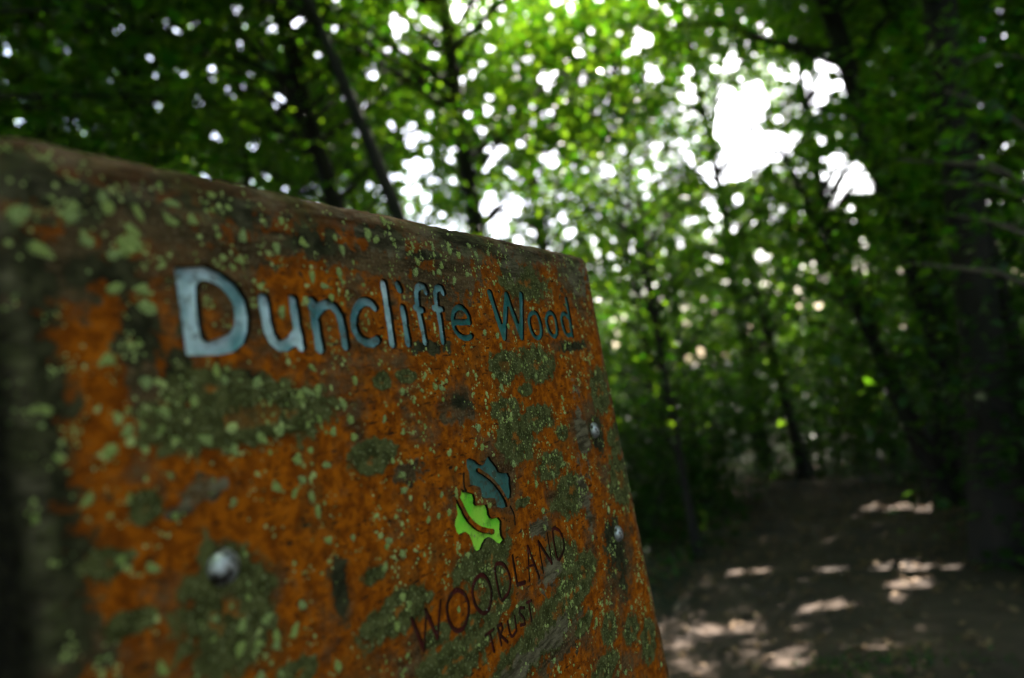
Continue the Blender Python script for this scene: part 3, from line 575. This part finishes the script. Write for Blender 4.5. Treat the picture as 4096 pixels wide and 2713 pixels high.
def make_tree(x, y, lx, ly, rad, H, z0, R, nclump, nleaf, size, seed, label, group=None, mat=M_LEAF, bark=M_BARK, carve=True, bend=0.12, wid=0.5, name='broadleaf_tree', top=0, near=4.6):
    r = np.random.default_rng(seed); gz = float(ground_z(x, y)) - 0.15
    root = empty(name, (x, y, gz)); tag(root, label, 'tree', group)
    zs = np.linspace(0, H, 14); wob = bend * np.stack([np.sin(zs * 0.55 + seed), np.cos(zs * 0.43 + seed * 2)], 1) * np.clip(zs / 6 - 0.4, 0, 1)[:, None]
    axis = np.stack([lx * zs + wob[:, 0], ly * zs + wob[:, 1], zs], 1)
    rr = rad * (1 - 0.85 * (zs / H) ** 0.9); rr[0] *= 1.7; rr[1] *= 1.08
    lines = [(axis, rr, 9)]; C = []
    at_z = lambda z: np.array([np.interp(z, zs, axis[:, k]) for k in range(3)])
    for q in range(nclump):
        z = z0 + (H + 0.6 - z0) * r.uniform(0, 1) ** 0.9; th = r.uniform(0, 6.283)
        f = (z - z0) / (H - z0 + 0.01); Rz = R * (0.55 + 0.6 * math.sin(math.pi * min(1, 0.15 + 0.8 * f)))
        d = Rz * math.sqrt(r.uniform(0.03, 1)); base = at_z(max(0.6, z - 0.35 * d - 0.2)); c = at_z(min(z, H)) + np.array((d * math.cos(th), d * math.sin(th), 0))
        mid = (base + c) / 2 + np.array((0, 0, 0.12 * d)); b0 = float(np.interp(base[2], zs, rr))
        if d > 0.35: lines.append(([base, mid, c], [min(b0 * 0.55, 0.012 + 0.012 * d), 0.008 + 0.006 * d, 0.004], 4))
        s = r.uniform(0.6, 1.35); C.append(spray(c, r, max(6, int(nleaf * s * r.uniform(0.6, 1.3))), wid * s, 0.16 * s))
    for q in range(top):                       # extra high sprays added to shade the wood below
        th = r.uniform(0, 6.283); d = 1.35 * R * math.sqrt(r.uniform(0, 1)); z = H + r.uniform(-2.2, 1.2) - 0.25 * d
        c = at_z(H) * np.array((1, 1, 0)) + np.array((d * math.cos(th), d * math.sin(th), z)); C.append(spray(c, r, int(nleaf * 1.0), wid * 1.3, 0.25))
        if d > 0.5: base = at_z(max(2.0, min(H, z) - 0.5 * d)); lines.append(([base, (base + c) / 2 + np.array((0, 0, 0.1 * d)), c], [0.014, 0.010, 0.004], 4))
    P = np.concatenate(C)
    if carve:
        W_ = P + np.array((x, y, gz)); keep = open_mask(W_); P = P[keep]
    P = P[P[:, 2] + gz > ground_z(P[:, 0] + x, P[:, 1] + y) + 0.05]
    d_cam = np.linalg.norm(P + np.array((x, y, gz - 1.25)), axis=1); P = P[d_cam > near]
    # keep sprays off the sign itself
    rel = P + np.array((x, y, gz)) - np.array((0.0, 0.55, 1.2)); P = P[np.linalg.norm(rel, axis=1) > 1.6]
    size = size * np.where(P[:, 2] > 0.72 * H, 1.55, 1.0) if top else size
    add('trunk', tubes('trunk', lines, bark), root); add('crown', leaf_mesh('crown', P, size, mat, r, carve=False), root)
    return root

# trees whose trunks can be told apart: x, y, lean, trunk radius
NEAR = [
 (0.02, 6.29, -0.225, -0.038, 0.100, 10, 6.2, 2.0, 55, 80, 'slim dark trunk leaning left, rising behind the middle of the sign top'),
 (-1.41, 8.91, -0.107, -0.025, 0.171, 14, 5.4, 3.0, 105, 95, 'thick dim trunk just left of the slim leaning one above the sign'),
 (-0.37, 9.49, 0.034, 0.001, 0.166, 15, 5.6, 3.0, 105, 95, 'straight dark trunk left of the bright gap above the sign'),
 (0.68, 15.99, 0.060, -0.004, 0.122, 13, 2.4, 2.6, 95, 90, 'thin upright trunk just right of the bright gap above the sign corner'),
 (4.33, 6.74, -0.080, 0.046, 0.152, 13, 4.4, 2.4, 80, 90, 'broad dark trunk right of the brightest sky gaps'),
 (3.01, 4.73, 0.070, -0.049, 0.151, 12, 4.6, 2.2, 70, 90, 'large near trunk at the upper right edge with a pale side'),
 (4.64, 12.14, -0.053, 0.020, 0.107, 6.2, 2.2, 1.6, 40, 80, 'thin dark stem beneath the largest sky gap, beyond the path'),
 (4.27, 7.35, -0.185, 0.101, 0.135, 4.4, 2.0, 1.5, 45, 80, 'dark trunk leaning left over the far end of the path'),
 (2.36, 11.77, 0.043, -0.009, 0.084, 9, 1.6, 1.9, 70, 80, 'thin stem just right of the sign corner, in the green blur'),
 (3.55, 4.94, -0.001, 0.0, 0.076, 3.9, 1.9, 1.0, 30, 70, 'slender trunk at the far right edge beside the path'),
 (1.42, 6.83, 0.004, -0.001, 0.044, 5, 1.5, 1.2, 40, 60, 'very thin dark sapling at the left edge of the path'),
 (5.05, 8.64, 0.078, -0.047, 0.158, 11, 1.8, 2.2, 80, 80, 'dark trunk behind the leaning one on the right of the path'),
 (5.01, 7.48, 0.052, -0.035, 0.091, 9, 1.6, 1.8, 60, 80, 'slim brownish trunk near the right edge, among dark leaves'),
]
for q, (x, y, lx, ly, rad, H, z0, R, nc, nl, lab) in enumerate(NEAR):
    d = math.hypot(x, y)
    make_tree(x, y, lx, ly, rad, H, z0, R, nc, int(nl * 2.1), 0.056 + 0.0026 * d, 100 + q, lab, top=(12 if q in (3, 8) else 34) if H >= 8 else 0, bend=0.05, bark=M_BARK)
# trees filling the wood behind, none of which can be told from its neighbours
r0 = np.random.default_rng(9)
FAR = [(-40, 8.5), (-34, 12), (-30, 17), (-26, 9.5), (-22, 14), (-17, 19), (-12, 15), (-7, 20), (-2, 24), (3, 19), (7, 27), (11, 18), (14, 23), (18, 16), (22, 27), (25, 19), (29, 23), (33, 15), (36, 20), (40, 11), (43, 16), (16, 36), (4, 38), (-10, 34), (28, 38), (38, 32), (-24, 28), (47, 8), (10, 31), (15, 29), (20, 33), (25, 30), (31, 29), (6, 33), (35, 27), (18, 44), (27, 46), (9, 47), (12, 41), (23, 41), (32, 42)]
def SECTOR(az):
    for lim, lab, grp in ((-14, 'leafy tree in the dark wood above the left half of the sign', 'trees above the left of the sign'), (4, 'leafy tree in the blur above the right half of the sign', 'trees above the right of the sign'), (27, 'leafy tree in the bright green blur right of the sign, beyond the path', 'bright trees beyond the path')):
        if az < lim: return lab, grp
    return 'leafy tree in the dark wood along the right edge of the picture', 'dark trees on the right'
for q, (az, d) in enumerate(FAR):
    a = math.radians(az + r0.uniform(-1.2, 1.2)); x, y = d * math.sin(a), d * math.cos(a); far = d > 21
    make_tree(x, y, r0.uniform(-0.06, 0.06), r0.uniform(-0.04, 0.04), r0.uniform(0.1, 0.2), (9 if d > 28 else 14 if far else 12.5) + r0.uniform(-1, 2), 0.3 if far else r0.uniform(1.2, 2.4), 3.4 if far else 2.9, 100 if far else 100, 125 if far else 175, (0.085 if far else 0.072) + 0.0035 * d, 300 + q, *SECTOR(az), wid=0.62, top=42 if (d < 14 or az < -3 or az > 30) else (9 if d < 21 else 0))
# shrubs and young growth under the trees
def make_bush(x, y, h, w, n, size, seed, label, group, mat=M_DARKLEAF):
    r = np.random.default_rng(seed); gz = float(ground_z(x, y)) - 0.03
    root = empty('woodland_shrub', (x, y, gz)); tag(root, label, 'shrub', group); lines = []; C = []
    for q in range(9):
        th = r.uniform(0, 6.28); d = w * math.sqrt(r.uniform(0.02, 1)); top = np.array((d * math.cos(th), d * math.sin(th), h * r.uniform(0.55, 1.0)))
        lines.append(([np.array((0.05 * math.cos(th), 0.05 * math.sin(th), 0)), top * np.array((0.4, 0.4, 0.55)), top], [0.014, 0.010, 0.004], 4))
        for s in range(4):
            t = 0.25 + 0.25 * s; C.append(spray(top * np.array((t, t, t)), r, n // 36, 0.30 * w, 0.12 * h))
    P = np.concatenate(C); P = P[P[:, 2] > 0.03]; P = P[open_mask(P + np.array((x, y, gz)))]
    P = P[np.linalg.norm(P + np.array((x, y, gz - 1.25)), axis=1) > 2.2]
    add('stem', tubes('stem', lines, M_BARK), root); add('foliage', leaf_mesh('foliage', P, size, mat, r, carve=False), root)
    return root
BUSH = [(35.5, 5.1), (34, 5.9), (38, 5.6), (8, 8.5), (12, 10), (5.5, 11), (15, 12.5), (19, 11), (21, 14), (9, 14), (24, 15), (28, 13.5), (31, 11.5), (36, 8.2), (39, 6.4), (41, 8.8), (43, 5.2), (35, 10), (2, 9), (-3, 10.5), (-10, 11), (13, 17), (23, 19), (17, 21), (27, 18), (33, 17), (46, 6.8), (3, 15), (30, 21)]
for q, (az, d) in enumerate(BUSH):
    a = math.radians(az + r0.uniform(-1, 1)); x, y = d * math.sin(a), d * math.cos(a)
    if path_dist([x], [y])[0] < 0.35: x += 0.9 if az > 25 else -0.9
    make_bush(x, y, r0.uniform(1.3, 2.3) + (0.5 if d > 12 else 0), r0.uniform(0.8, 1.3), 1500, 0.07 + 0.004 * d, 500 + q, *(('dark green shrub low at the right edge, beside the path', 'shrubs right of the path') if az > 33.5 else ('dark green shrub under the trees where the path ends', 'shrubs beyond the path') if az > 16.5 else ('dark green shrub in the shade between the sign and the path', 'shrubs left of the path')))
sap = make_tree(2.95, 3.35, -0.05, 0.0, 0.02, 2.9, 1.6, 0.75, 16, 30, 0.075, 701, 'young sapling with a bright leafy twig at the right edge', bark=M_PALE_BARK, wid=0.2, name='sapling', near=2.6)
# ground cover and dead leaves: nobody could count them
r = np.random.default_rng(61)
x = r.uniform(-7, 9, 26000); y = r.uniform(1.5, 16, 26000); pd = path_dist(x, y); clump = vnoise(np.stack([x, y], 1) / 1.8, 5, 2)
k_ = (pd > 0.03) & (clump + r.uniform(-0.5, 0.5, len(x)) > -0.15); x, y = x[k_], y[k_]
P = np.stack([x, y, ground_z(x, y) + r.uniform(0.02, 0.20, len(x))], 1)
tag(add('ground_cover', leaf_mesh('ground_cover', P, 0.085, M_DARKLEAF, r, carve=False)), 'low green ground cover on both verges of the path', 'ground cover', kind='stuff')
x = 1.35 + r.normal(size=260) * 0.24; y = 3.25 + r.normal(size=260) * 0.14; P = np.stack([x, y, ground_z(x, y) + 0.03 + r.uniform(0, 0.05, len(x))], 1)
tag(add('path_weeds', leaf_mesh('path_weeds', P, 0.03, M_DARKLEAF, r, carve=False)), 'patch of small green weeds growing on the near path', 'weeds', kind='stuff')
x = r.uniform(-6, 8, 22000); y = r.uniform(1.0, 14, 22000); pd = path_dist(x, y); k_ = (pd > -0.1) | (r.uniform(0, 1, len(x)) < 0.5); x, y = x[k_], y[k_]
P = np.stack([x, y, ground_z(x, y) + np.where(path_dist(x, y) < 0, 0.045, 0.015) + r.uniform(0, 0.012, len(x))], 1)
tag(add('leaf_litter', leaf_mesh('leaf_litter', P, 0.06, M_LITTER, r, flat=0.25, carve=False)), 'brown fallen leaves strewn over path and woodland floor', 'leaf litter', kind='stuff')
# unseen trees added to block skylight, left open rightwards to light the sign
RING = [(50, 10), (92, 12), (-55, 9), (57, 9), (78, 9), (-60, 6.5), (-80, 9), (-100, 6), (-125, 8), (-150, 6), (-172, 8), (165, 10), (62, 7.5), (56, 12), (70, 12), (-50, 11), (-140, 12), (150, 14)]
proto = None
for q, (az, d) in enumerate(RING):
    a = math.radians(az); x, y = d * math.sin(a), d * math.cos(a)
    if q < 3:
        make_tree(x, y, 0.02, 0.0, 0.2, 13, 2.2, 4.2, 150, 90, 0.16, 800 + q, 'unseen leafy tree added round the camera to shade the scene', 'trees behind the camera', wid=0.7, top=60, near=7.5)
    else:
        src = [o for o in COL.objects if o.get('group') == 'trees behind the camera'][q % 3]
        c = src.copy(); COL.objects.link(c); c.location = (x, y, float(ground_z(x, y)) - 0.15); c.rotation_euler.z = q * 1.3
        for ch in src.children:
            d2 = ch.copy(); COL.objects.link(d2); d2.parent = c
